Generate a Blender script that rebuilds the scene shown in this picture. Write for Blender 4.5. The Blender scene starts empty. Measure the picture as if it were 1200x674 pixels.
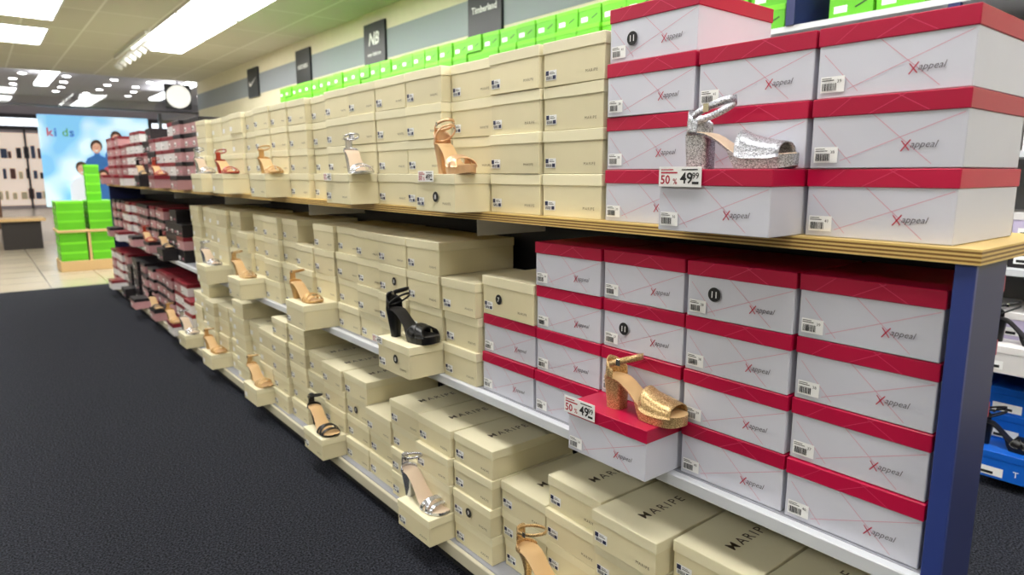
import bpy, bmesh, math, random
from mathutils import Vector, Matrix
rng = random.Random(7)
scene = bpy.context.scene
try:
    scene.view_settings.view_transform = 'Standard'
    scene.view_settings.look = 'None'
except Exception:
    pass

HC = 1.13          # camera height
def lin(c):
    c = c/255.0
    return c/12.92 if c <= 0.04045 else ((c+0.055)/1.055)**2.4
def RGB(r, g, b): return (lin(r), lin(g), lin(b), 1.0)

# ------------------------------------------------------------ materials
def base_mat(name, col, rough=0.5, metal=0.0, spec=0.4):
    m = bpy.data.materials.new(name); m.use_nodes = True
    b = m.node_tree.nodes['Principled BSDF']
    b.inputs['Base Color'].default_value = col
    b.inputs['Roughness'].default_value = rough
    b.inputs['Metallic'].default_value = metal
    b.inputs['Specular IOR Level'].default_value = spec
    return m
def card_mat(name, col, rough=0.45, var=0.10, spec=0.35, scale=9.0):
    """printed cardboard: small per-box tone change plus faint mottling"""
    m = base_mat(name, col, rough, 0, spec); nt = m.node_tree; N = nt.nodes; L = nt.links
    b = N['Principled BSDF']
    g = N.new('ShaderNodeNewGeometry'); mr = N.new('ShaderNodeMapRange')
    mr.inputs['To Min'].default_value = 1-var; mr.inputs['To Max'].default_value = 1+var*0.5
    L.new(g.outputs['Random Per Island'], mr.inputs['Value'])
    tc = N.new('ShaderNodeTexCoord'); no = N.new('ShaderNodeTexNoise'); no.inputs['Scale'].default_value = scale
    L.new(tc.outputs['Object'], no.inputs['Vector'])
    m2 = N.new('ShaderNodeMapRange'); m2.inputs['To Min'].default_value = 0.94; m2.inputs['To Max'].default_value = 1.04
    L.new(no.outputs['Fac'], m2.inputs['Value'])
    mu = N.new('ShaderNodeMath'); mu.operation = 'MULTIPLY'
    L.new(mr.outputs[0], mu.inputs[0]); L.new(m2.outputs[0], mu.inputs[1])
    mx = N.new('ShaderNodeVectorMath'); mx.operation = 'SCALE'
    mx.inputs[0].default_value = col[:3]; L.new(mu.outputs[0], mx.inputs['Scale'])
    L.new(mx.outputs[0], b.inputs['Base Color'])
    return m
def glitter_mat(name, col, col2, rough=0.35, metal=0.75, scale=900, bump=0.5):
    m = base_mat(name, col, rough, metal, 0.5); nt = m.node_tree; N = nt.nodes; L = nt.links
    b = N['Principled BSDF']
    tc = N.new('ShaderNodeTexCoord'); v = N.new('ShaderNodeTexVoronoi'); v.inputs['Scale'].default_value = scale
    L.new(tc.outputs['Object'], v.inputs['Vector'])
    sep = N.new('ShaderNodeSeparateColor'); L.new(v.outputs['Color'], sep.inputs[0])
    r = N.new('ShaderNodeMix'); r.data_type = 'RGBA'
    r.inputs[6].default_value = col; r.inputs[7].default_value = col2
    L.new(sep.outputs[0], r.inputs[0]); L.new(r.outputs[2], b.inputs['Base Color'])
    bu = N.new('ShaderNodeBump'); bu.inputs['Strength'].default_value = bump; bu.inputs['Distance'].default_value = 0.001
    L.new(sep.outputs[1], bu.inputs['Height']); L.new(bu.outputs[0], b.inputs['Normal'])
    return m
def emit_mat(name, col, s):
    m = bpy.data.materials.new(name); m.use_nodes = True
    b = m.node_tree.nodes['Principled BSDF']
    b.inputs['Base Color'].default_value = col
    b.inputs['Emission Color'].default_value = col
    b.inputs['Emission Strength'].default_value = s
    return m

BM = {}
def reg(k, m): BM[k] = m
reg('pb', card_mat('box_lavender_grey', RGB(204, 205, 217), 0.4, 0.07))
reg('pl', card_mat('lid_crimson', RGB(180, 14, 62), 0.35, 0.14))
reg('cb', card_mat('box_cream', RGB(224, 214, 178), 0.5, 0.12))
reg('cl', card_mat('lid_cream', RGB(234, 226, 193), 0.42, 0.08))
reg('kb', card_mat('box_dusty_pink', RGB(190, 144, 146), 0.5, 0.3))
reg('kl', card_mat('lid_black', RGB(34, 30, 34), 0.4, 0.2))
reg('rl', card_mat('lid_red', RGB(132, 34, 46), 0.4, 0.2))
reg('wb', card_mat('box_white', RGB(225, 222, 222), 0.45, 0.1))
reg('gb', card_mat('box_lime', RGB(98, 190, 36), 0.4, 0.15))
reg('gl', card_mat('lid_lime', RGB(118, 212, 46), 0.35, 0.1))
reg('bb', card_mat('box_blue', RGB(20, 96, 200), 0.4, 0.15))
reg('vb', card_mat('box_lilac', RGB(186, 176, 205), 0.45, 0.15))
reg('lab', base_mat('label_paper', RGB(240, 240, 240), 0.5))
reg('ink', base_mat('ink_black', RGB(25, 25, 28), 0.5))
reg('navyink', base_mat('ink_navy', RGB(38, 44, 78), 0.5))
reg('redink', base_mat('ink_red', RGB(178, 30, 60), 0.5))
reg('pinkline', base_mat('ink_pink_line', RGB(206, 128, 150), 0.5))
reg('lidline', base_mat('ink_lid_line', RGB(208, 62, 102), 0.4))
reg('greyink', base_mat('ink_grey', RGB(92, 86, 94), 0.5))
reg('brownink', base_mat('ink_brown', RGB(84, 70, 50), 0.5))
BKEYS = list(BM.keys()); BIDX = {k: i for i, k in enumerate(BKEYS)}

# ------------------------------------------------------------ mesh builder
class MB:
    def __init__(s): s.v = []; s.f = []; s.m = []; s.s = []
    def add(s, vs, fs, mat, smooth=False):
        o = len(s.v); s.v.extend(vs)
        for f in fs: s.f.append([o+i for i in f]); s.m.append(mat); s.s.append(smooth)
    def build(s, name, mats, parent=None):
        me = bpy.data.meshes.new(name); me.from_pydata([tuple(p) for p in s.v], [], s.f)
        for m in mats: me.materials.append(m)
        me.polygons.foreach_set('material_index', s.m)
        me.polygons.foreach_set('use_smooth', s.s)
        me.update()
        o = bpy.data.objects.new(name, me); scene.collection.objects.link(o)
        if parent: o.parent = parent
        return o
def empty(name, loc=(0, 0, 0)):
    e = bpy.data.objects.new(name, None); e.location = loc; e.empty_display_size = 0.1
    scene.collection.objects.link(e); return e

_tpl = {}
def box_vf(x0, x1, y0, y1, z0, z1, bev=0.0):
    key = (round(x1-x0, 4), round(y1-y0, 4), round(z1-z0, 4), bev)
    if key not in _tpl:
        bm = bmesh.new(); bmesh.ops.create_cube(bm, size=1)
        for v in bm.verts:
            v.co = Vector((v.co.x*key[0], v.co.y*key[1], v.co.z*key[2]))
        if bev > 0:
            bmesh.ops.bevel(bm, geom=list(bm.edges), offset=bev, segments=1, affect='EDGES')
        bm.verts.index_update()
        _tpl[key] = ([v.co.copy() for v in bm.verts], [[v.index for v in f.verts] for f in bm.faces]); bm.free()
    vs, fs = _tpl[key]
    c = Vector(((x0+x1)/2, (y0+y1)/2, (z0+z1)/2))
    return [v+c for v in vs], fs
def simple_box(name, x0, x1, y0, y1, z0, z1, mat, bev=0.0, parent=None):
    mb = MB(); vs, fs = box_vf(x0, x1, y0, y1, z0, z1, bev); mb.add(vs, fs, 0)
    return mb.build(name, [mat], parent)

_txt = {}
def text_vf(s, size=1.0, bold=0.0, shear=0.0, spacing=1.0):
    key = (s, bold, shear, spacing)
    if key not in _txt:
        cu = bpy.data.curves.new('t', 'FONT'); cu.body = s; cu.size = 1.0; cu.resolution_u = 2
        cu.offset = bold; cu.shear = shear; cu.space_character = spacing
        o = bpy.data.objects.new('t', cu); scene.collection.objects.link(o)
        bpy.context.view_layer.update()
        dg = bpy.context.evaluated_depsgraph_get(); me = o.evaluated_get(dg).to_mesh()
        vs = [v.co.copy() for v in me.vertices]; fs = [list(p.vertices) for p in me.polygons]
        o.evaluated_get(dg).to_mesh_clear()
        bpy.data.objects.remove(o); bpy.data.curves.remove(cu)
        mx = max(v.x for v in vs); mn = min(v.x for v in vs); my = max(v.y for v in vs); mny = min(v.y for v in vs)
        vs = [Vector((v.x-mn, v.y-mny, 0)) for v in vs]
        _txt[key] = (vs, fs, mx-mn, my-mny)
    vs, fs, w, h = _txt[key]
    return [v*size for v in vs], fs, w*size, h*size

EPS = 0.0009
class Face2D:
    """printed marks lying on the front / lid of a box"""
    def __init__(s, mb, T, front_off): s.mb = mb; s.T = T; s.o = front_off
    def P(s, r, u, k=1): return s.T(Vector((r, s.o-EPS*k, u)))
    def rect(s, r0, r1, u0, u1, mat, k=1):
        s.mb.add([s.P(r0, u0, k), s.P(r1, u0, k), s.P(r1, u1, k), s.P(r0, u1, k)], [[0, 1, 2, 3]], BIDX[mat])
    def line(s, a, b, th, mat, k=1):
        d = Vector((b[0]-a[0], b[1]-a[1])).normalized(); n = Vector((-d.y, d.x))*th/2
        s.mb.add([s.P(a[0]-n.x, a[1]-n.y, k), s.P(b[0]-n.x, b[1]-n.y, k), s.P(b[0]+n.x, b[1]+n.y, k), s.P(a[0]+n.x, a[1]+n.y, k)], [[0, 1, 2, 3]], BIDX[mat])
    def text(s, t, r, u, size, mat, k=1.5, center=False, **kw):
        vs, fs, w, h = text_vf(t, size, **kw)
        if center: r -= w/2; u -= h/2
        s.mb.add([s.P(r+v.x, u+v.y, k) for v in vs], fs, BIDX[mat])
    def disc(s, r, u, rad, mat, k=1, n=20):
        s.mb.add([s.P(r+rad*math.cos(2*math.pi*i/n), u+rad*math.sin(2*math.pi*i/n), k) for i in range(n)], [list(range(n))], BIDX[mat])

def shoebox(mb, style, X, t0, z, w, d, h, near=True, sticker=None, yaw=None, lidtext=False):
    body, lid = {'pink': ('pb', 'pl'), 'cream': ('cb', 'cl'), 'black': ('kb', 'kl'), 'redw': ('wb', 'rl'), 'blk2': ('kl', 'kl'),
                 'rosy': ('kb', 'rl'), 'lime': ('gb', 'gl'), 'blue': ('bb', 'bb'), 'lilac': ('vb', 'wb'), 'white': ('wb', 'wb')}[style]
    g = 0.003
    if yaw is None: yaw = rng.uniform(-0.014, 0.014)
    c = Vector((X+d/2, t0+w/2, z)); cy, sy = math.cos(yaw), math.sin(yaw)
    def T(p):   # p=(right,inward,up)
        wx = p.y-d/2; wy = -p.x
        return Vector((c.x+wx*cy-wy*sy, c.y+wx*sy+wy*cy, c.z+p.z))
    hw = w/2-g; lh = 0.028 if style == 'pink' else 0.026
    lh = min(lh, h*0.3)
    vs, fs = box_vf(-hw+0.002, hw-0.002, 0.002, d-0.002, 0.0005, h-0.002, 0.0012); mb.add([T(v) for v in vs], fs, BIDX[body])
    vs, fs = box_vf(-hw, hw, 0.0, d, h-lh, h-0.0006, 0.0012); mb.add([T(v) for v in vs], fs, BIDX[lid])
    F = Face2D(mb, T, 0.002); FL = Face2D(mb, T, 0.0)
    if style == 'pink':
        cx, cu = hw*0.38, h*0.30
        F.line((-hw*0.15, h-lh), (hw*0.62, 0.006), 0.0008, 'pinkline')
        F.line((-hw*0.55, 0.012), (hw*0.95, h-lh-0.004), 0.0008, 'pinkline')
        F.line((-hw*0.9, h*0.62), (-hw*0.4, 0.008), 0.0007, 'pinkline')
        FL.line((-hw*0.2, h-lh+0.001), (hw*0.25, h-0.002), 0.0010, 'lidline')
        FL.line((hw*0.55, h-lh+0.001), (hw*0.15, h-0.002), 0.0010, 'lidline')
        FL.line((-hw*0.75, h-lh+0.001), (-hw*0.45, h-0.002), 0.0008, 'lidline')
        F.line((cx-0.015, cu-0.008), (cx-0.003, cu+0.008), 0.0018, 'redink', 2)
        F.line((cx-0.015, cu+0.007), (cx-0.004, cu-0.007), 0.0015, 'redink', 2)
        F.text('appeal', cx-0.003, cu-0.006, 0.0135, 'greyink', shear=0.35)
        r0 = -hw+0.008; u0 = 0.009
        F.rect(r0, r0+0.037, u0, u0+0.024, 'lab', 2)
        F.text('%d' % rng.choice([36, 37, 38, 39, 40, 41]), r0+0.026, u0+0.014, 0.007, 'ink', 3)
        F.rect(r0+0.002, r0+0.021, u0+0.0175, u0+0.0188, 'ink', 3); F.rect(r0+0.002, r0+0.017, u0+0.0205, u0+0.0216, 'ink', 3)
        x = r0+0.003
        while x < r0+0.024:
            wd = rng.choice([0.0007, 0.0012, 0.0018]); F.rect(x, x+wd, u0+0.003, u0+0.014, 'ink', 3); x += wd+rng.choice([0.0007, 0.0011])
    elif style == 'cream':
        r0 = -hw+0.010; u0 = 0.014
        F.rect(r0, r0+0.036, u0, u0+0.022, 'lab', 1)
        if near:
            F.rect(r0+0.001, r0+0.011, u0+0.011, u0+0.021, 'navyink', 2)
            F.rect(r0+0.024, r0+0.034, u0+0.002, u0+0.010, 'navyink', 2)
            x = r0+0.003
            while x < r0+0.021:
                wd = rng.choice([0.0008, 0.0014]); F.rect(x, x+wd, u0+0.002, u0+0.009, 'ink', 2); x += wd+0.001
            F.rect(r0+0.014, r0+0.031, u0+0.014, u0+0.0155, 'ink', 2); F.rect(r0+0.014, r0+0.027, u0+0.0175, u0+0.0185, 'ink', 2)
            F.text('MARIPE', hw*0.42, h*0.2, 0.009, 'brownink', spacing=1.3)
        if lidtext:
            vs, fs, tw, th = text_vf('MARIPE', 0.033, spacing=1.35, bold=0.004)
            mb.add([T(Vector((th/2-v.y, d*0.42-tw/2+v.x, h-0.0006+EPS))) for v in vs], fs, BIDX['brownink'])
    elif style in ('lime',):
        F.rect(-hw*0.75, -hw*0.15, h*0.2, h*0.45, 'lab', 1)
        F.line((hw*0.2, h*0.32), (hw*0.7, h*0.5), 0.006, 'ink', 1)
    elif style == 'blue':
        F.rect(-hw*0.85, hw*0.1, h*0.1, h*0.42, 'lab', 1); F.rect(-hw*0.7, -hw*0.2, h*0.15, h*0.25, 'ink', 2)
        F.text('T', hw*0.4, h*0.25, 0.03, 'lab')
    else:
        F.rect(-hw*0.8, -hw*0.3, h*0.15, h*0.45, 'lab', 1)
        F.rect(-hw*0.72, -hw*0.4, h*0.2, h*0.3, 'ink', 2)
        if style in ('black', 'blk2'): F.rect(hw*0.2, hw*0.7, h*0.25, h*0.35, 'pinkline', 1)
    if sticker:
        F.disc(sticker[0]*hw, sticker[1]*h, 0.0135, 'ink', 4)
        F.text(sticker[2], sticker[0]*hw, sticker[1]*h, 0.017, 'lab', 5, center=True, bold=0.01)

# ============================================================ GONDOLA
TOPZ = HC-0.10; MIDZ = HC-0.59; DECKZ = 0.08
XF = 1.05
Y0, Y1 = 0.31, 7.70
navy = base_mat('navy_laminate', RGB(38, 46, 92), 0.4)
dark = base_mat('dark_back_panel', RGB(30, 32, 44), 0.6)
whitem = base_mat('white_shelf_metal', RGB(205, 208, 214), 0.4)
wood_y = card_mat('laminate_maple', RGB(214, 182, 112), 0.4, 0.02)
wood_d = base_mat('laminate_brown_line', RGB(120, 84, 38), 0.45)
shelfgrey = base_mat('shelf_grey', RGB(150, 152, 160), 0.5)
creamtrim = base_mat('deck_trim_cream', RGB(196, 190, 168), 0.5)
kick = base_mat('kick_black', RGB(24, 24, 28), 0.6)
XB = 1.355
gon = empty('display_gondola_shelving')
simple_box('top_board', 1.032, XB+.02, Y0-0.012, Y1, TOPZ-0.021, TOPZ, wood_y, 0, gon)
for i in range(7):
    z0 = TOPZ-0.021+i*0.003
    simple_box('edge_layer_%d' % i, 1.028, 1.0325, Y0-0.016, Y1, z0, z0+0.003, wood_d if i % 2 else wood_y, 0, gon)
    simple_box('end_layer_%d' % i, 1.0325, XB+.02, Y0-0.016, Y0-0.012, z0, z0+0.003, wood_d if i % 2 else wood_y, 0, gon)
simple_box('back_panel', XB, XB+.015, Y0+.09, Y1, 0.0, TOPZ-0.022, dark, 0, gon)
simple_box('end_panel', 1.045, 1.17, Y0-0.008, Y0+0.014, 0.0, TOPZ-0.022, navy, 0.001, gon)
simple_box('end_panel_edge', 1.036, 1.045, Y0-0.010, Y0+0.016, 0.0, TOPZ-0.022, base_mat('navy_edge', RGB(46, 62, 128), 0.35), 0.001, gon)
simple_box('far_end_panel', 1.045, XB, Y1-0.02, Y1, 0.0, TOPZ-0.022, navy, 0, gon)
simple_box('mid_shelf', 1.045, 1.20, Y0+0.015, Y0+.05, MIDZ-0.012, MIDZ-0.0002, shelfgrey, 0, gon)
simple_box('mid_shelf_b', 1.045, XB, Y0+0.05, Y1-0.02, MIDZ-0.012, MIDZ-0.0002, shelfgrey, 0, gon)
simple_box('mid_shelf_lip', 1.025, 1.045, Y0+0.015, Y1-0.02, MIDZ-0.026, MIDZ-0.0004, whitem, 0.002, gon)
simple_box('base_deck', 0.975, XB, Y0+0.03, Y1-0.02, DECKZ-0.02, DECKZ-0.0002, shelfgrey, 0, gon)
simple_box('base_deck_lip', 0.962, 0.975, Y0+0.015, Y1-0.02, DECKZ-0.04, DECKZ-0.001, creamtrim, 0.002, gon)
simple_box('kick_plate', 0.985, 1.0, Y0+0.015, Y1-0.02, 0.0, DECKZ-0.02, kick, 0, gon)
for k in range(1, 6):
    yy = Y0+k*1.22
    simple_box('shelf_bracket_%d' % k, 1.10, XB, yy, yy+0.004, TOPZ-0.075, TOPZ-0.022, whitem, 0, gon)

# ------------------------------------------------------------ stacks
pink_top = MB(); pink_mid = MB(); cream_top = MB(); cream_mid = MB(); cream_low = MB(); mixed = MB()
W, HP, DP = 0.223, 0.107, 0.25
for c, rows in enumerate([3, 3, 4]):
    t0 = 0.33+W*c
    for r in range(rows):
        disp = (c == 1 and r == 0)
        X = XF-0.10 if disp else XF+rng.uniform(-0.004, 0.004)
        st = (-0.42, 0.40, '11') if (c == 2 and r == 3) else None
        shoebox(pink_top, 'pink', X, t0, TOPZ+r*HP, W, DP, HP, sticker=st)
for c, rows in enumerate([4, 4, 4, 4, 2]):
    t0 = 0.33+W*c
    for r in range(rows):
        disp = (c == 2 and r == 0)
        X = XF-0.10 if disp else XF+rng.uniform(-0.004, 0.004)
        st = (-0.42, 0.45, '11') if (c, r) in ((1, 3), (2, 2)) else None
        shoebox(pink_mid, 'pink', X, t0, MIDZ+r*HP, W, 0.24, HP, sticker=st)
HT = 0.098
shoebox(cream_mid, 'cream', XF, 0.33+W*4, MIDZ+2*HP, W, 0.29, 0.105, sticker=(-0.3, 0.45, '7'))
for c in range(16):
    t0 = 1.003+0.2*c
    rows = 4
    disp = c in (2, 5, 9, 12, 14)
    colx = rng.uniform(-0.004, 0.012) if c < 3 else rng.uniform(-0.020, 0.02)
    for r in range(rows):
        X = XF-0.11 if (disp and r == 0) else XF+colx+rng.uniform(-0.005, 0.005)
        shoebox(cream_top, 'cream', X, t0, TOPZ+r*HT, 0.2, 0.29, HT, near=c < 12, sticker=(0.1, .4, '8') if (c == 2 and r == 0) else None)
ts = [1.45, 1.622]+[1.622+0.195*k for k in range(1, 17)]
for c in range(16):
    t0 = ts[c]; w = ts[c+1]-ts[c]
    rows = 3 if c == 0 else 4
    if c in (6, 10): rows = 3
    disp = c in (1, 5, 9, 12)
    colx = rng.uniform(-0.022, 0.02)
    for r in range(rows):
        X = XF-0.13 if (disp and r == 0) else XF+colx+rng.uniform(-0.007, 0.007)
        shoebox(cream_mid, 'cream', X, t0, MIDZ+r*HT, w, 0.28, HT, near=c < 12, sticker=(.2, .5, '8') if (c, r) in ((1, 0), (2, 2)) else None)
HL = 0.0825
for c in range(22):
    t0 = 0.39+0.185*c
    rows = 3 if c in (4, 8) else (5 if c in (12, 13, 16, 20) else 4)
    disp = c in (3, 6, 10, 14, 18, 21)
    colx = rng.uniform(-0.026, 0.016)
    for r in range(rows):
        X = 1.0-0.10 if (disp and r == 0) else 1.0+colx+rng.uniform(-0.008, 0.008)
        shoebox(cream_low, 'cream', X, t0, DECKZ+r*HL, 0.185, 0.30, HL, near=c < 14, lidtext=(r == rows-1 and c < 16),
                sticker=(-.1, .45, '9') if (c, r) in ((1, 2), (5, 1), (9, 2)) else None)
for lev, (z0, tb, hh_, X0, rows) in enumerate([(TOPZ, 4.21, 0.085, 1.05, 5), (MIDZ, 4.76, 0.085, 1.05, 4), (DECKZ, 4.47, 0.083, 1.0, 4)]):
    t = tb; c = 0; cur = 'black'
    while t < 7.45:
        if c % 3 == 0:
            cur = rng.choice(['black', 'black', 'blk2', 'blk2', 'black', 'redw'] if t < 6.4 else ['redw', 'rosy', 'redw', 'black'])
        cx = rng.uniform(-0.02, 0.02)
        rr = rows+(rng.choice([0, 0, 0, -1]))
        for r in range(rr):
            pr = (c % 3 == 1 and r == 0)
            shoebox(mixed, cur if rng.random() > 0.15 else 'rosy', X0-(0.1 if pr else 0)+cx, t, z0+r*hh_, 0.19, 0.28, hh_, near=False)
        t += 0.19; c += 1
mats = [BM[k] for k in BKEYS]
pink_top.build('crimson_lid_shoebox_stack', mats); pink_mid.build('crimson_lid_shoebox_stack', mats)
cream_top.build('cream_shoebox_stack', mats); cream_mid.build('cream_shoebox_stack', mats); cream_low.build('cream_shoebox_stack', mats)
mixed.build('black_and_red_shoebox_stack', mats)

# ============================================================ SANDALS
def itp(tab, x):
    if x <= tab[0][0]: return tab[0][1]
    for (a, b), (c, d) in zip(tab, tab[1:]):
        if x <= c:
            s = (x-a)/(c-a); return b+(d-b)*s
    return tab[-1][1]
HWT = [(0, .009), (.003, .015), (.009, .021), (.02, .026), (.035, .027), (.08, .0245), (.11, .029), (.14, .036), (.165, .038), (.185, .036), (.2, .030), (.21, .0225), (.216, .014), (.219, .005)]
def sm(s): s = max(0, min(1, s)); return s*s*(3-2*s)
def sandal_mesh(name, mats, hh=.09, plat=.02, heel='block', upper='closed'):
    mb = MB()
    top = lambda x: plat+(hh-plat)*(1-sm((x-.035)/.105))+0.004*max(0, (x-.18)/.04)
    def bot(x):
        th = .006
        a = top(x)-th
        if plat > .012:
            s = sm((x-.098)/.02)
        else: s = sm((x-.12)/.03)
        b = 0.0005+0.006*max(0, (x-.19)/.03)**2
        return a*(1-s)+b*s
    xs = [0, .003, .009, .02, .035, .05, .065, .08, .092, .1, .108, .118, .13, .14, .152, .165, .175, .185, .193, .2, .206, .21, .214, .217, .219]
    rings = []
    for x in xs:
        h = itp(HWT, x); tz = top(x); bz = min(bot(x), tz-.003); e = min(.003, h*.4)
        cyo = 0.004*sm((x-.1)/.1)
        rings.append([Vector((x, cyo-h, tz-.0015)), Vector((x, cyo-h+e, tz)), Vector((x, cyo+h-e, tz)), Vector((x, cyo+h, tz-.0015)), Vector((x, cyo+h-e*.4, bz)), Vector((x, cyo-h+e*.4, bz))])
    vs = [p for r in rings for p in r]; n = 6
    fi, fo = [], []
    for i in range(len(xs)-1):
        for j in range(n):
            f = [i*n+j, i*n+(j+1) % n, (i+1)*n+(j+1) % n, (i+1)*n+j]; f.reverse()
            (fi if j in (0, 1, 2) else fo).append(f)
    fo.append(list(range(n))); fo.append([(len(xs)-1)*n+k for k in reversed(range(n))])
    mb.add(vs, fi, 2, True); mb.add(vs, fo, 1, False)
    P = {'block': (.021, .021, .027, .025), 'flare': (.024, .022, .026, .024), 'slim': (.007, .007, .024, .023), 'mid': (.014, .014, .026, .024)}[heel]
    R = []; nn = 20
    for k in range(8):
        s = k/7
        if heel == 'slim': e = s**2.2
        else: e = s**1.3
        a = P[0]+(P[2]-P[0])*e; b = P[1]+(P[3]-P[1])*e
        cx = .026+(1-s)*(.002)+ (P[2]-a)*0.15
        R.append([Vector((cx+a*abs(math.cos(q))**.6*math.copysign(1, math.cos(q)), b*abs(math.sin(q))**.6*math.copysign(1, math.sin(q)), s*(hh-.004))) for q in [2*math.pi*i/nn for i in range(nn)]])
    for p in R[-1]: p.z = min(p.z, top(p.x)-.003)
    for p in R[-2]: p.z = min(p.z, top(p.x)-.006)
    vs = [p for r in R for p in r]
    fs = [[i*nn+j, i*nn+(j+1) % nn, (i+1)*nn+(j+1) % nn, (i+1)*nn+j] for i in range(7) for j in range(nn)]
    mb.add(vs, fs, 1, True); mb.add(R[0], [list(reversed(range(nn)))], 3); mb.add(R[-1], [list(range(nn))], 1)
    def strap(G, th=.0022, mat=0, closed=False):
        nu = len(G); nv = len(G[0])
        def nrm(i, j):
            i0, i1 = (max(i-1, 0), min(i+1, nu-1)) if not closed else ((i-1) % nu, (i+1) % nu)
            j0, j1 = max(j-1, 0), min(j+1, nv-1)
            c = (G[i1][j]-G[i0][j]).cross(G[i][j1]-G[i][j0])
            return c.normalized() if c.length > 1e-12 else Vector((0, 0, 1))
        inn = [G[i][j] for i in range(nu) for j in range(nv)]
        out = [G[i][j]+nrm(i, j)*th for i in range(nu) for j in range(nv)]
        off = nu*nv; f = []
        rngi = range(nu) if closed else range(nu-1)
        for i in rngi:
            i2 = (i+1) % nu
            for j in range(nv-1):
                f.append([off+i*nv+j, off+i2*nv+j, off+i2*nv+j+1, off+i*nv+j+1])
                f.append([i*nv+j, i*nv+j+1, i2*nv+j+1, i2*nv+j])
            f.append([i*nv, i2*nv, off+i2*nv, off+i*nv]); f.append([i*nv+nv-1, off+i*nv+nv-1, off+i2*nv+nv-1, i2*nv+nv-1])
        if not closed:
            for i in (0, nu-1):
                for j in range(nv-1): f.append([i*nv+j, off+i*nv+j, off+i*nv+j+1, i*nv+j+1])
        mb.add(inn+out, f, mat, True)
    def band(x0, x1, h0, h1, skew=0.0, nu=20, nv=6, p=.8):
        G = []
        for i in range(nu+1):
            u = math.pi*i/nu; row = []
            for j in range(nv+1):
                s = j/nv; x = x0+(x1-x0)*s+skew*(i/nu-.5)
                x = min(x, .212)
                hw_ = itp(HWT, x)+.0008; cyo = 0.004*sm((x-.1)/.1)
                hgt = h0+(h1-h0)*s
                zz = top(x)-.006+(hgt+.006)*math.sin(u)**p
                row.append(Vector((x, cyo+hw_*math.cos(u), zz)))
            G.append(row)
        strap(G)
    def ring(xc, a, b, z0, tilt, wd=.010, nu=32):
        G = []
        for i in range(nu):
            q = -2*math.pi*i/nu
            G.append([Vector((xc+a*math.cos(q), b*math.sin(q), z0+tilt*math.cos(q)-wd/2)), Vector((xc+(a-.0005)*math.cos(q), (b-.0005)*math.sin(q), z0+tilt*math.cos(q)+wd/2))])
        strap([[r[0], r[1]] for r in reversed(G)], closed=True)
    def counter(half, hback, hend, nu=20, nv=4):
        G = []
        for i in range(nu+1):
            q = math.pi+half*(1-2*i/nu); e = abs(1-2*i/nu); row = []
            for j in range(nv+1):
                s = j/nv; ht = hback+(hend-hback)*e**1.5
                x = .030+.029*math.cos(q)+.004*s*(1-e); x = max(x, .001)
                row.append(Vector((x, (.0275-.002*s)*math.sin(q), hh-.005+(ht+.005)*s)))
            G.append(row)
        strap(list(reversed(G)))
    if upper == 'closed':
        band(.118, .200, .040, .020, nv=8, p=.62)
        counter(1.75, .044, .018)
        ring(.050, .045, .030, hh+.040, .018, .014)
        vs, fs = box_vf(.05, .062, -.0345, -.0315, hh+.034, hh+.050, .0008); mb.add(vs, fs, 3)
    elif upper == 'strappy':
        band(.178, .190, .018, .015); band(.150, .163, .028, .024, skew=.03); band(.150, .163, .028, .024, skew=-.03)
        counter(.5, .050, .046, nu=8); counter(1.6, .012, .004)
        ring(.044, .040, .027, hh+.050, .010, .007)
        vs, fs = box_vf(.045, .055, -.031, -.0285, hh+.045, hh+.058, .0008); mb.add(vs, fs, 3)
    elif upper == 'cross':
        band(.140, .172, .032, .022, skew=.045); band(.140, .172, .032, .022, skew=-.045)
        counter(1.7, .050, .022)
        ring(.046, .041, .028, hh+.056, .014, .009)
        ring(.052, .038, .029, hh+.030, .024, .007)
        vs, fs = box_vf(.05, .06, -.0325, -.0295, hh+.05, hh+.064, .0008); mb.add(vs, fs, 3)
    me = bpy.data.meshes.new(name); me.from_pydata([tuple(v) for v in mb.v], [], mb.f)
    for m in mats: me.materials.append(m)
    me.polygons.foreach_set('material_index', mb.m); me.polygons.foreach_set('use_smooth', mb.s); me.update()
    return me

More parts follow.
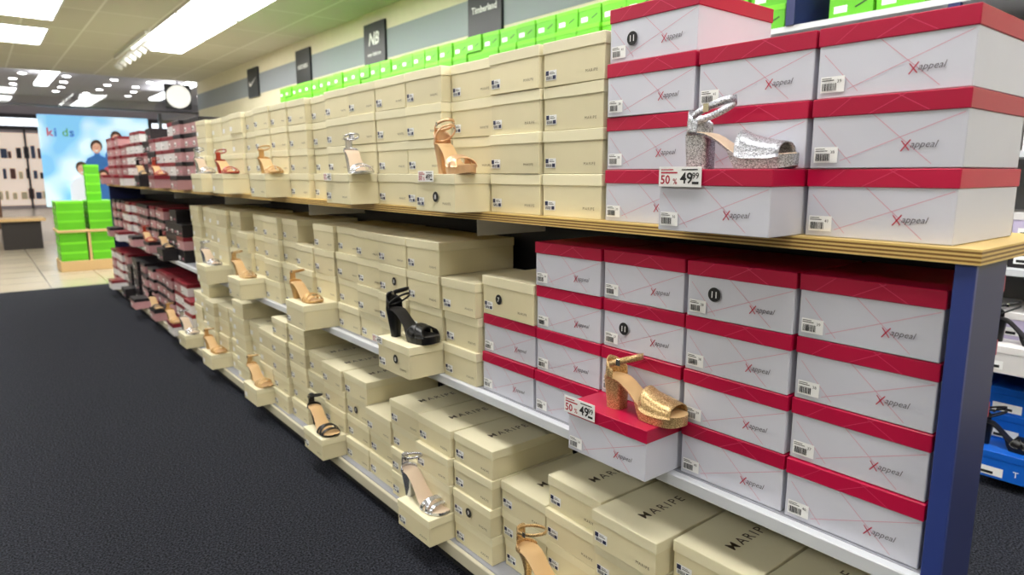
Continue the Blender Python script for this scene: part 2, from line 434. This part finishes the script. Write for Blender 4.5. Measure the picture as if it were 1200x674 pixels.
silver = glitter_mat('silver_glitter', RGB(112, 114, 122), RGB(228, 230, 238), scale=600)
gold = glitter_mat('gold_glitter', RGB(160, 122, 72), RGB(242, 212, 160), scale=600)
rose = base_mat('rose_gold_leather', RGB(222, 180, 140), 0.3, 0.55)
tan = base_mat('tan_leather', RGB(200, 160, 104), 0.4, 0.3)
red = base_mat('red_leather', RGB(165, 58, 40), 0.35)
blackl = base_mat('black_leather', RGB(12, 12, 14), 0.35)
silverl = base_mat('silver_leather', RGB(200, 202, 210), 0.22, 0.85)
inso_tan = base_mat('insole_tan', RGB(208, 172, 124), 0.5)
inso_sil = base_mat('insole_grey', RGB(204, 182, 158), 0.5)
inso_blk = base_mat('insole_black', RGB(30, 28, 28), 0.5)
buck = base_mat('buckle_metal', RGB(220, 215, 200), 0.2, 1.0)
SM = {
 'silver_block': sandal_mesh('silver_block', [silver, silver, inso_sil, buck], .070, .024, 'flare', 'closed'),
 'gold_block': sandal_mesh('gold_block', [gold, gold, inso_tan, buck], .078, .026, 'block', 'closed'),
 'black_cross': sandal_mesh('black_cross', [blackl, blackl, inso_blk, buck], .096, .026, 'mid', 'cross'),
 'rose': sandal_mesh('rose', [rose, rose, inso_tan, buck], .098, .026, 'mid', 'cross'),
 'tan': sandal_mesh('tan', [tan, tan, inso_tan, buck], .075, .010, 'mid', 'strappy'),
 'red': sandal_mesh('red', [red, red, inso_tan, buck], .070, .010, 'mid', 'strappy'),
 'silver_s': sandal_mesh('silver_s', [silverl, silverl, inso_sil, buck], .090, .010, 'mid', 'strappy'),
 'black_s': sandal_mesh('black_s', [blackl, blackl, inso_tan, buck], .08, .010, 'slim', 'strappy'),
 'gold_s': sandal_mesh('gold_s', [gold, gold, inso_tan, buck], .085, .010, 'slim', 'strappy'),
}
def shoe(style, X, t, z, yaw=8, s=1.0):
    o = bpy.data.objects.new('high_heel_sandal', SM[style]); scene.collection.objects.link(o)
    a = math.radians(-90+yaw); o.rotation_euler = (0, 0, a); o.scale = (s, s, s)
    c = Vector((math.cos(a), math.sin(a), 0))*0.11*s
    o.location = (X-c.x, t-c.y, z)
shoe('silver_block', 1.004, 0.648, TOPZ+HP, 3, .90)
shoe('rose', 0.985, 1.475, TOPZ+HT, -8, .83)
shoe('silver_s', 0.985, 2.04, TOPZ+HT, -10, .86)
shoe('tan', 0.985, 2.87, TOPZ+HT, 0, .86)
shoe('red', 0.985, 3.49, TOPZ+HT, 5, .9)
shoe('silver_s', 0.985, 3.90, TOPZ+HT, 5, .9)
shoe('gold_block', 1.01, 0.835, MIDZ+HP, 2, .88)
shoe('black_cross', 0.978, 1.70, MIDZ+HT, 12, .93)
shoe('tan', 0.972, 2.51, MIDZ+HT, 8, .88)
shoe('gold_s', 0.972, 3.29, MIDZ+HT, 8, .85)
shoe('silver_s', 0.972, 3.86, MIDZ+HT, 8, .85)
shoe('gold_s', 0.945, 1.04, DECKZ+HL, 0)
shoe('silver_s', 0.948, 1.60, DECKZ+HL, 4, .93)
shoe('black_s', 0.945, 2.34, DECKZ+HL, 0, .93)
shoe('gold_s', 0.945, 3.07, DECKZ+HL, 5, .9)
shoe('tan', 0.945, 3.81, DECKZ+HL, 8, .9)
shoe('silver_s', 0.945, 4.37, DECKZ+HL, 8, .9)
for k, (lv, st) in enumerate([(0, 'red'), (0, 'black_s'), (1, 'black_s'), (1, 'red'), (2, 'tan'), (2, 'black_s')]):
    z0, tb, hb, X0 = [(TOPZ, 4.21, .085, 1.05), (MIDZ, 4.76, .085, 1.05), (DECKZ, 4.47, .083, 1.0)][lv]
    shoe(st, X0-0.06, tb+0.19*(1.5+3*(k % 2+(1 if lv == 0 else 0))), z0+hb, 5, .9)

# price cards -------------------------------------------------------------
cardm = [BM['lab'], BM['redink'], BM['ink']]
def price_card(X, t, z, w=.072, h=.036):
    mb = MB()
    def T(r, u, k): return Vector((X-k, t-r, z+u))
    vs, fs = box_vf(-w/2, w/2, 0, .0012, 0, h); mb.add([Vector((X+v.y, t-v.x, z+v.z)) for v in vs], fs, 0)
    def txt(s, r, u, size, m, **kw):
        vs, fs, a, b = text_vf(s, size, **kw); mb.add([T(r+v.x, u+v.y, .0006) for v in vs], fs, m)
    def rect(r0, r1, u0, u1, m, k=.0004): mb.add([T(r0, u0, k), T(r1, u0, k), T(r1, u1, k), T(r0, u1, k)], [[0, 1, 2, 3]], m)
    txt('50', -w*.45, h*.12, h*.62, 1, bold=.02); txt('%', -w*.15, h*.12, h*.40, 1, bold=.01)
    rect(-w*.45, -w*.05, h*.66, h*.74, 1); rect(-w*.45, -w*.15, h*.82, h*.88, 1)
    txt('49', w*.02, h*.15, h*.76, 2, bold=.02); txt('99', w*.30, h*.4, h*.42, 2, bold=.015)
    rect(w*.05, w*.42, h*.82, h*.88, 2)
    rect(w*.30, w*.45, h*.14, h*.26, 2)
    mb.build('price_card', cardm)
price_card(0.944, 0.722, TOPZ+HP-0.030, .088, .034)
price_card(0.944, 0.955, MIDZ+HP-0.022, .090, .036)
price_card(0.932, 1.53, TOPZ+HT-0.020, .075, .028)
price_card(0.932, 2.16, TOPZ+HT-0.022, .06, .024)
price_card(0.912, 1.80, MIDZ+HT-0.018, .06, .022)

# ============================================================ ROOM
CZ = 2.79; WX = 3.44; TS = 13.7
def nodes_of(name):
    m = bpy.data.materials.new(name); m.use_nodes = True
    return m, m.node_tree.nodes, m.node_tree.links, m.node_tree.nodes['Principled BSDF']
carpet, N, L, b = nodes_of('carpet_charcoal')
tc = N.new('ShaderNodeTexCoord'); n1 = N.new('ShaderNodeTexNoise'); n1.inputs['Scale'].default_value = 170; n1.inputs['Detail'].default_value = 3
L.new(tc.outputs['Object'], n1.inputs['Vector'])
cr = N.new('ShaderNodeValToRGB'); cr.color_ramp.elements[0].position = .38; cr.color_ramp.elements[0].color = RGB(14, 15, 19)
cr.color_ramp.elements[1].position = .66; cr.color_ramp.elements[1].color = RGB(60, 62, 71)
L.new(n1.outputs['Fac'], cr.inputs[0])
bu = N.new('ShaderNodeBump'); bu.inputs['Strength'].default_value = .8; bu.inputs['Distance'].default_value = .006
L.new(n1.outputs['Fac'], bu.inputs['Height']); L.new(bu.outputs[0], b.inputs['Normal'])
L.new(cr.outputs[0], b.inputs['Base Color']); b.inputs['Roughness'].default_value = .95; b.inputs['Specular IOR Level'].default_value = .1
tile, N, L, b = nodes_of('floor_tile_beige')
tc = N.new('ShaderNodeTexCoord'); br = N.new('ShaderNodeTexBrick'); br.offset = 0; br.inputs['Scale'].default_value = 1
br.inputs['Brick Width'].default_value = .5; br.inputs['Row Height'].default_value = .5; br.inputs['Mortar Size'].default_value = .008
br.inputs['Color1'].default_value = RGB(186, 175, 154); br.inputs['Color2'].default_value = RGB(174, 164, 144); br.inputs['Mortar'].default_value = RGB(132, 124, 110)
L.new(tc.outputs['Object'], br.inputs['Vector']); L.new(br.outputs['Color'], b.inputs['Base Color']); b.inputs['Roughness'].default_value = .22
ceilm, N, L, b = nodes_of('ceiling_tile')
tc = N.new('ShaderNodeTexCoord'); br = N.new('ShaderNodeTexBrick'); br.offset = 0; br.inputs['Scale'].default_value = 1
br.inputs['Brick Width'].default_value = .6; br.inputs['Row Height'].default_value = 1.2; br.inputs['Mortar Size'].default_value = .012
br.inputs['Color1'].default_value = RGB(208, 203, 184); br.inputs['Color2'].default_value = RGB(200, 195, 176); br.inputs['Mortar'].default_value = RGB(230, 227, 214)
L.new(tc.outputs['Object'], br.inputs['Vector']); L.new(br.outputs['Color'], b.inputs['Base Color']); b.inputs['Roughness'].default_value = .8
simple_box('floor', -4.5, WX, -3.5, 7.95, -0.05, 0, carpet)
simple_box('floor_tiled', -4.5, WX, 7.95, TS, -0.05, 0, tile)
simple_box('ceiling', -4.5, WX, -3.5, TS, CZ, CZ+.05, ceilm)
wallc = card_mat('wall_paint_cream', RGB(226, 219, 192), .7, .0)
wallg = base_mat('wall_band_grey', RGB(150, 157, 164), .7)
wr = empty('wall_right')
simple_box('wall_surface', WX, WX+.1, -3.5, TS, 0, CZ, wallc, 0, wr)
simple_box('painted_band', WX-.004, WX, -3.5, TS, HC+1.16, HC+1.44, wallg, 0, wr)
simple_box('wall_left', -4.6, -4.5, -3.5, TS, 0, CZ, wallc)
simple_box('wall_back', -4.5, WX, -3.6, -3.5, 0, CZ, wallc)

# lights --------------------------------------------------------------
em = emit_mat('lamp_diffuser', (1.0, .985, .95, 1), 14.5)
frame = base_mat('lamp_frame_white', RGB(220, 220, 215), .5)
def troffer(x, y, w=.62, l=1.22):
    e = empty('ceiling_light_panel', (x, y, CZ))
    o = simple_box('diffuser', -w/2, w/2, -l/2, l/2, -.012, -.006, em, 0, e)
    for i, (a, b_, c, d) in enumerate([(-w/2-.02, -w/2, -l/2-.02, l/2+.02), (w/2, w/2+.02, -l/2-.02, l/2+.02), (-w/2, w/2, -l/2-.02, -l/2), (-w/2, w/2, l/2, l/2+.02)]):
        simple_box('frame_%d' % i, a, b_, c, d, -.016, -.001, frame, 0, e)
for x in (-2.4, .55, 2.15):
    ys = (-1.4, 0.6, 2.6, 4.6, 6.7, 8.5, 10.3)
    if x == 2.15: ys = (-1.4, 0.6, 2.6, 4.6, 5.95, 7.25, 8.55, 9.85)
    for y in ys: troffer(x, y)
tr = empty('track_light', (1.78, 10.2, CZ))
simple_box('rail', -.02, .02, -1.1, 1.1, -.05, -.001, frame, 0, tr)
for k in range(7):
    y = -1+.33*k
    bm = bmesh.new(); bmesh.ops.create_cone(bm, cap_ends=True, segments=16, radius1=.055, radius2=.035, depth=.14,
        matrix=Matrix.Translation((.03, y, -.13))@Matrix.Rotation(.5, 4, 'Y'))
    me = bpy.data.meshes.new('spot_head'); bm.to_mesh(me); bm.free(); me.materials.append(frame)
    o = bpy.data.objects.new('spot_head', me); scene.collection.objects.link(o); o.parent = tr

# wall signs -----------------------------------------------------------
signm = base_mat('sign_black', RGB(28, 32, 36), .4); signw = base_mat('sign_white', RGB(235, 235, 235), .5)
def sign(t, kind):
    mb = MB(); zc = HC+1.33; w, h = .46, .42; X = WX-.03
    vs, fs = box_vf(X, X+.028, t-w/2, t+w/2, zc-h/2, zc+h/2, .002); mb.add(vs, fs, 0)
    def T(r, u): return Vector((X-.002, t-r, zc+u))
    def txt(s, size, du=0, **kw):
        vs, fs, a, b = text_vf(s, size, **kw); mb.add([T(v.x-a/2, v.y-b/2+du) for v in vs], fs, 1)
    if kind == 0: txt('Timberland', .075, bold=.015)
    elif kind == 1:
        txt('NB', .17, .05, bold=.03, shear=.25); txt('new balance', .06, -.10, bold=.01)
    elif kind == 2:
        txt('SKECHERS', .07, 0, bold=.015)
    else:
        pts = [(-.14, .03), (-.16, -.02), (-.13, -.05), (-.09, -.05), (.17, .07), (-.07, -.01), (-.11, -.01)]
        mb.add([T(*p) for p in pts], [list(range(7))], 1)
    mb.build('wall_sign', [signm, signw])
sign(4.63, 0); sign(6.56, 1); sign(8.5, 2); sign(10.45, 3); sign(2.7, 2)

# wall shelving on the right ------------------------------------------------
FX = 2.9
ws = empty('wall_shelving')
simple_box('back_board', 3.36, 3.40, .1, 8.1, 0, HC+.95, base_mat('slat_panel_grey', RGB(150, 152, 158), .6), 0, ws)
SH = [-.64, -.08, .34, .70, 1.09]
for i, H in enumerate(SH):
    simple_box('shelf_%d' % i, FX-.02, 3.36, .1, 8.1, HC-H-.025, HC-H-.0003, whitem, .001, ws)
for i in range(7):
    y = 1.0+i*1.22
    simple_box('upright_%d' % i, FX-.03, FX-.005, y-.02, y+.02, 0, HC-(-.64)-.026, navy, 0, ws)
    simple_box('upright_top_%d' % i, 3.3, 3.34, y-.02, y+.02, HC+.64, HC+.98, navy, 0, ws)
simple_box('upright_bay', FX-.03, FX+.3, 1.62, 1.66, HC+.64, HC+1.12, navy, 0, ws)
lime = MB()
t = .15
while t < 7.9:
    if not (1.62-.2 < t < 1.68):
        for r in range(3):
            if rng.random() < .95 or r == 0: shoebox(lime, 'lime', FX+.02+rng.uniform(-.01, .01), t, HC+.64+r*.11, .19, .30, .11)
    t += .192
lime.build('lime_shoebox_stack', mats)
oth = MB()
t = .15; c = 0
while t < 7.9:
    for r in range(3): shoebox(oth, 'blue', FX+.03+rng.uniform(-.03, .01)-(.16 if (c % 3 == 2 and r == 0) else 0), t, HC-1.09+r*.1, .2, .30, .1)
    for r in range(2): shoebox(oth, rng.choice(['lilac', 'lilac', 'white']), FX+.03+rng.uniform(-.03, .01)-(.16 if (c % 3 == 2 and r == 0) else 0), t, HC-.70+r*.1, .2, .30, .1)
    for r in range(2): shoebox(oth, rng.choice(['lilac', 'white', 'blk2']), FX+.03, t, HC-.34+r*.1, .2, .30, .1)
    for r in range(4): shoebox(oth, rng.choice(['white', 'cream']), FX+.03, t, HC+.08+r*.1, .2, .30, .1)
    t += .205; c += 1
oth.build('blue_and_lilac_shoebox_stack', mats)
for k in (2, 5, 8):
    tt = .15+.205*k+.1
    shoe('black_cross', FX-.055, tt, HC-.60, 0, .9); shoe('black_cross', FX-.055, tt, HC-.99, 0, .9)

# lime display tables ---------------------------------------------------------
woodm = card_mat('table_wood', RGB(206, 172, 122), .45, .05)
lt = MB()
e = empty('display_table', (1.0, 9.45, 0))
simple_box('plinth', -.31, .31, -.27, .27, 0, .12, woodm, .003, e)
simple_box('middle_board', -.31, .31, -.27, .27, .452, .48, woodm, .003, e)
simple_box('divider', -.012, .012, -.26, .26, .12, .452, woodm, 0, e)
for r in range(3):
    for i in range(2):
        for j in range(2):
            shoebox(lt, 'lime', .705+i*.31, 9.21+j*.24, .12+r*.11, .23, .27, .11)
            shoebox(lt, 'lime', .705+i*.31, 9.21+j*.24, .48+r*.11, .23, .27, .11)
for r in range(4): shoebox(lt, 'lime', 1.03, 9.3, .81+r*.105, .14, .15, .105)
e = empty('display_table', (1.28, 11.2, 0))
simple_box('plinth', -.3, .3, -.28, .28, 0, .35, woodm, .003, e)
for r in range(3):
    for j in range(2): shoebox(lt, 'lime', 1.0, 10.98+j*.22, .35+r*.11, .2, .27, .11); shoebox(lt, 'lime', 1.3, 10.98+j*.22, .35+r*.11, .2, .27, .11)
lt.build('lime_shoebox_pile', mats)

# storefront ----------------------------------------------------------------
alum = base_mat('aluminium_dark', RGB(84, 86, 92), .35, .6)
for i, (a, b_) in enumerate([(-4.5, -2.6), (-2.6, -.9), (2.75, 3.44)]):
    e = empty('window_%d' % (i+1))
    simple_box('mullion_l', a, a+.05, TS, TS+.08, 0, 2.2, alum, 0, e)
    simple_box('mullion_r', b_-.05, b_, TS, TS+.08, 0, 2.2, alum, 0, e)
    simple_box('sill', a+.05, b_-.05, TS, TS+.08, 0, .1, alum, 0, e)
gl = bpy.data.materials.new('glass_pane'); gl.use_nodes = True
nt = gl.node_tree; N = nt.nodes; L = nt.links; N.clear()
o_ = N.new('ShaderNodeOutputMaterial'); mx = N.new('ShaderNodeMixShader'); tr_ = N.new('ShaderNodeBsdfTransparent'); gs = N.new('ShaderNodeBsdfGlossy')
gs.inputs['Roughness'].default_value = .03; mx.inputs[0].default_value = .10; tr_.inputs[0].default_value = (.92, .95, .97, 1)
L.new(tr_.outputs[0], mx.inputs[1]); L.new(gs.outputs[0], mx.inputs[2]); L.new(mx.outputs[0], o_.inputs[0])
simple_box('window_pane_4', -4.5, 3.44, TS+.03, TS+.04, 2.25, CZ, gl)
simple_box('window_pane_5', 2.8, 3.4, TS+.03, TS+.04, .1, 2.2, gl)
simple_box('trim_header', -4.5, 3.44, TS, TS+.1, 2.22, 2.25, alum)
# mall beyond: deep concourse with lit shop fronts
MY = 27.0
simple_box('floor_mall', -8, 12, TS, MY, -.05, 0, base_mat('mall_floor', RGB(176, 170, 158), .2))
simple_box('ceiling_mall', -8, 12, TS+.1, MY, 3.6, 3.65, base_mat('mall_ceiling', RGB(200, 196, 202), .7))
mallw, N, L, b = nodes_of('mall_shopfront')
tc = N.new('ShaderNodeTexCoord'); br = N.new('ShaderNodeTexBrick'); br.offset = .3; br.inputs['Scale'].default_value = 1
br.inputs['Brick Width'].default_value = 1.3; br.inputs['Row Height'].default_value = .45; br.inputs['Mortar Size'].default_value = .03
br.inputs['Color1'].default_value = RGB(120, 108, 104); br.inputs['Color2'].default_value = RGB(168, 160, 158); br.inputs['Mortar'].default_value = RGB(60, 58, 64)
mp = N.new('ShaderNodeMapping'); mp.inputs['Rotation'].default_value = (math.pi/2, 0, 0)
L.new(tc.outputs['Object'], mp.inputs[0]); L.new(mp.outputs[0], br.inputs['Vector']); L.new(br.outputs['Color'], b.inputs['Base Color'])
mg = base_mat('mall_wall_grey', RGB(176, 170, 176), .6)
simple_box('wall_mall', -8, 12, MY, MY+.1, 0, 3.6, mg)
simple_box('wall_mall_side', 12, 12.1, TS, MY, 0, 3.6, mg)
simple_box('wall_mall_end', -8.1, -8, TS, MY, 0, 3.6, mg)
glow_w = emit_mat('shop_interior_glow', (.95, .80, .68, 1), .40)
glow_c = emit_mat('shop_sign_glow', (.85, .92, 1, 1), 2.0)
dkf = base_mat('shop_frame_dark', RGB(44, 40, 44), .5)
rackc = [dkf, base_mat('rack_goods_brown', RGB(104, 70, 60), .6), base_mat('rack_goods_blue', RGB(70, 84, 110), .6), BM['cb']]
for i in range(8):
    x = -6+i*2.15
    e = empty('shop_front', (x, MY-.1, 0))
    simple_box('interior', 0, 2.0, .02, .06, .1, 2.4, glow_w if i % 2 else mallw, 0, e)
    for k in range(3): simple_box('frame_%d' % k, -.03+k*1.0, .03+k*1.0, -.04, .02, 0, 2.5, dkf, 0, e)
    simple_box('fascia', -.03, 2.06, -.06, .02, 2.5, 3.0, dkf if i % 2 else mg, 0, e)
    simple_box('fascia_sign', .4, 1.5, -.08, -.06, 2.62, 2.86, glow_c, 0, e)
    for k in range(9):
        a = .1+.2*k+rng.uniform(-.03, .03)
        for lv in range(3):
            simple_box('goods', a, a+rng.uniform(.08, .17), -.01, .015, .3+lv*.65, .3+lv*.65+rng.uniform(.2, .5), rackc[rng.randrange(4)], 0, e)
spot = emit_mat('spot_glow', (1, .96, .9, 1), 26)
sp = MB()
for i in range(15):
    for j in range(9):
        x, y = -3.5+i*.95+rng.uniform(-.15, .15), 14.4+j*1.35
        r = .085; sp.add([Vector((x+r*math.cos(2*math.pi*k/12), y-r*math.sin(2*math.pi*k/12), 3.59)) for k in range(12)], [list(range(12))], 0)
sp.build('recessed_spotlights', [spot])
pg = emit_mat('pendant_glow', (1, .98, .95, 1), 7)
for i, (xx, ya, yb) in enumerate([(1.45, 15.5, 21), (-1.6, 15, 20), (4.4, 16, 23)]):
    simple_box('linear_pendant_light', xx, xx+.28, ya, yb, 3.3, 3.36, pg)
e = empty('hanging_clock', (3.08, TS-.15, 2.5))
bm = bmesh.new(); bmesh.ops.create_cone(bm, cap_ends=True, segments=32, radius1=.2, radius2=.2, depth=.06, matrix=Matrix.Rotation(math.pi/2, 4, 'X'))
me = bpy.data.meshes.new('face'); bm.to_mesh(me); bm.free(); me.materials.append(emit_mat('clock_face', (.95, .95, .92, 1), .8)); o = bpy.data.objects.new('face', me); scene.collection.objects.link(o); o.parent = e
simple_box('housing', -.22, .22, .031, .06, -.22, .22, alum, .02, e)
simple_box('stem', -.01, .01, .03, .05, .2, .29, alum, 0, e)
# illuminated advertising screen -------------------------------------------
skm = bpy.data.materials.new('screen_sky'); skm.use_nodes = True
N = skm.node_tree.nodes; L = skm.node_tree.links; b = N['Principled BSDF']
tc = N.new('ShaderNodeTexCoord'); no = N.new('ShaderNodeTexNoise'); no.inputs['Scale'].default_value = 1.6; no.inputs['Detail'].default_value = 1
L.new(tc.outputs['Object'], no.inputs['Vector'])
cr = N.new('ShaderNodeValToRGB'); cr.color_ramp.elements[0].position = .4; cr.color_ramp.elements[0].color = RGB(120, 184, 226)
cr.color_ramp.elements[1].position = .62; cr.color_ramp.elements[1].color = RGB(208, 236, 248)
L.new(no.outputs['Fac'], cr.inputs[0]); L.new(cr.outputs[0], b.inputs['Emission Color']); L.new(cr.outputs[0], b.inputs['Base Color'])
b.inputs['Emission Strength'].default_value = .85
pm = [skm, emit_mat('screen_skin', RGB(222, 172, 146), .55), emit_mat('screen_hair', RGB(74, 50, 40), .3),
      emit_mat('screen_blue', RGB(52, 110, 176), .5), emit_mat('screen_rose', RGB(190, 84, 92), .5), emit_mat('screen_white', RGB(226, 232, 240), .6),
      emit_mat('screen_yellow', RGB(225, 190, 90), .5), emit_mat('screen_green', RGB(100, 170, 110), .5), dkf]
pb = MB(); PX, PY, PZ = 1.98, 15.5, 1.36; pw, ph = 1.85, 1.72
vs, fs = box_vf(PX-pw/2, PX+pw/2, PY, PY+.05, PZ-ph/2, PZ+ph/2); pb.add(vs, fs, 0)
for sx in (-.6, .6):
    vs, fs = box_vf(PX+sx-.03, PX+sx+.03, PY+.06, PY+.12, 0, PZ+.3); pb.add(vs, fs, 8)
def ell(cx, cz, a, b_, m, k, n=20, rot=0):
    pb.add([Vector((PX+cx+a*math.cos(2*math.pi*i/n)*math.cos(rot)-b_*math.sin(2*math.pi*i/n)*math.sin(rot), PY-.002*k, PZ+cz+a*math.cos(2*math.pi*i/n)*math.sin(rot)+b_*math.sin(2*math.pi*i/n)*math.cos(rot))) for i in range(n)], [list(range(n))], m)
def poly(pts, m, k): pb.add([Vector((PX+x, PY-.002*k, PZ+z)) for x, z in pts], [list(range(len(pts)))], m)
bz = -ph/2+.01
for i, (cx, cz, s, top_, rt) in enumerate([(.34, .44, .85, 3, .2), (.64, .30, .9, 5, -.2), (-.02, .26, .85, 3, -.15), (.26, .08, .85, 4, .15), (.58, -.06, .9, 3, -.1), (-.30, -.16, .85, 5, .2), (.05, -.30, .8, 3, 0)]):
    k = 1+i*4
    poly([(cx-.27*s, bz), (cx+.27*s, bz), (cx+.26*s, cz-.36*s), (cx+.20*s, cz-.24*s), (cx+.06*s, cz-.17*s), (cx+.05*s, cz-.1*s), (cx-.05*s, cz-.1*s), (cx-.06*s, cz-.17*s), (cx-.20*s, cz-.24*s), (cx-.26*s, cz-.36*s)], top_, k)
    ell(cx, cz+.035*s, .120*s, .150*s, 2, k+1, rot=rt); ell(cx, cz-.01*s, .088*s, .118*s, 1, k+2, rot=rt)
    ell(cx, cz-.065*s, .035*s, .014*s, 5, k+3, 10)
    for sx in (-.035, .035): ell(cx+sx*s, cz+.015*s, .013*s, .010*s, 2, k+3, 8)
    ell(cx, cz-.022*s, .010*s, .018*s, 4, k+3, 8)
for i, ch in enumerate('kids'):
    vs, fs, a, b_ = text_vf(ch, .22, bold=.02)
    pb.add([Vector((PX-.80+i*.12+v.x, PY-.003, PZ+.46+v.y)) for v in vs], fs, [4, 3, 7, 3][i])
pb.build('advertising_screen', pm)
simple_box('kiosk_counter', -1.2, .4, 17.2, 18.0, 0, .9, base_mat('kiosk_wood', RGB(120, 84, 60), .5), .02)
e = empty('side_table', (.50, 12.6, 0))
simple_box('top', -.3, .3, -.3, .3, .42, .46, woodm, .003, e); simple_box('base', -.24, .24, -.24, .24, 0, .42, base_mat('dark_base', RGB(45, 40, 40), .5), 0, e)

# world & camera ---------------------------------------------------------
w = bpy.data.worlds.new('World'); scene.world = w; w.use_nodes = True
w.node_tree.nodes['Background'].inputs[0].default_value = (.8, .85, 1, 1); w.node_tree.nodes['Background'].inputs[1].default_value = .2
cam = bpy.data.cameras.new('Camera'); co = bpy.data.objects.new('Camera', cam); scene.collection.objects.link(co)
cam.sensor_width = 36; cam.lens = 780/1200*36; cam.clip_start = .02
th = math.atan(633/791.4); p = math.atan(134/780)
fw = Vector((math.sin(th)*math.cos(p), math.cos(th)*math.cos(p), -math.sin(p)))
co.location = (0, 0, HC); co.rotation_euler = fw.to_track_quat('-Z', 'Y').to_euler()
cam.dof.use_dof = True; cam.dof.focus_distance = 1.35; cam.dof.aperture_fstop = 4.5
scene.camera = co
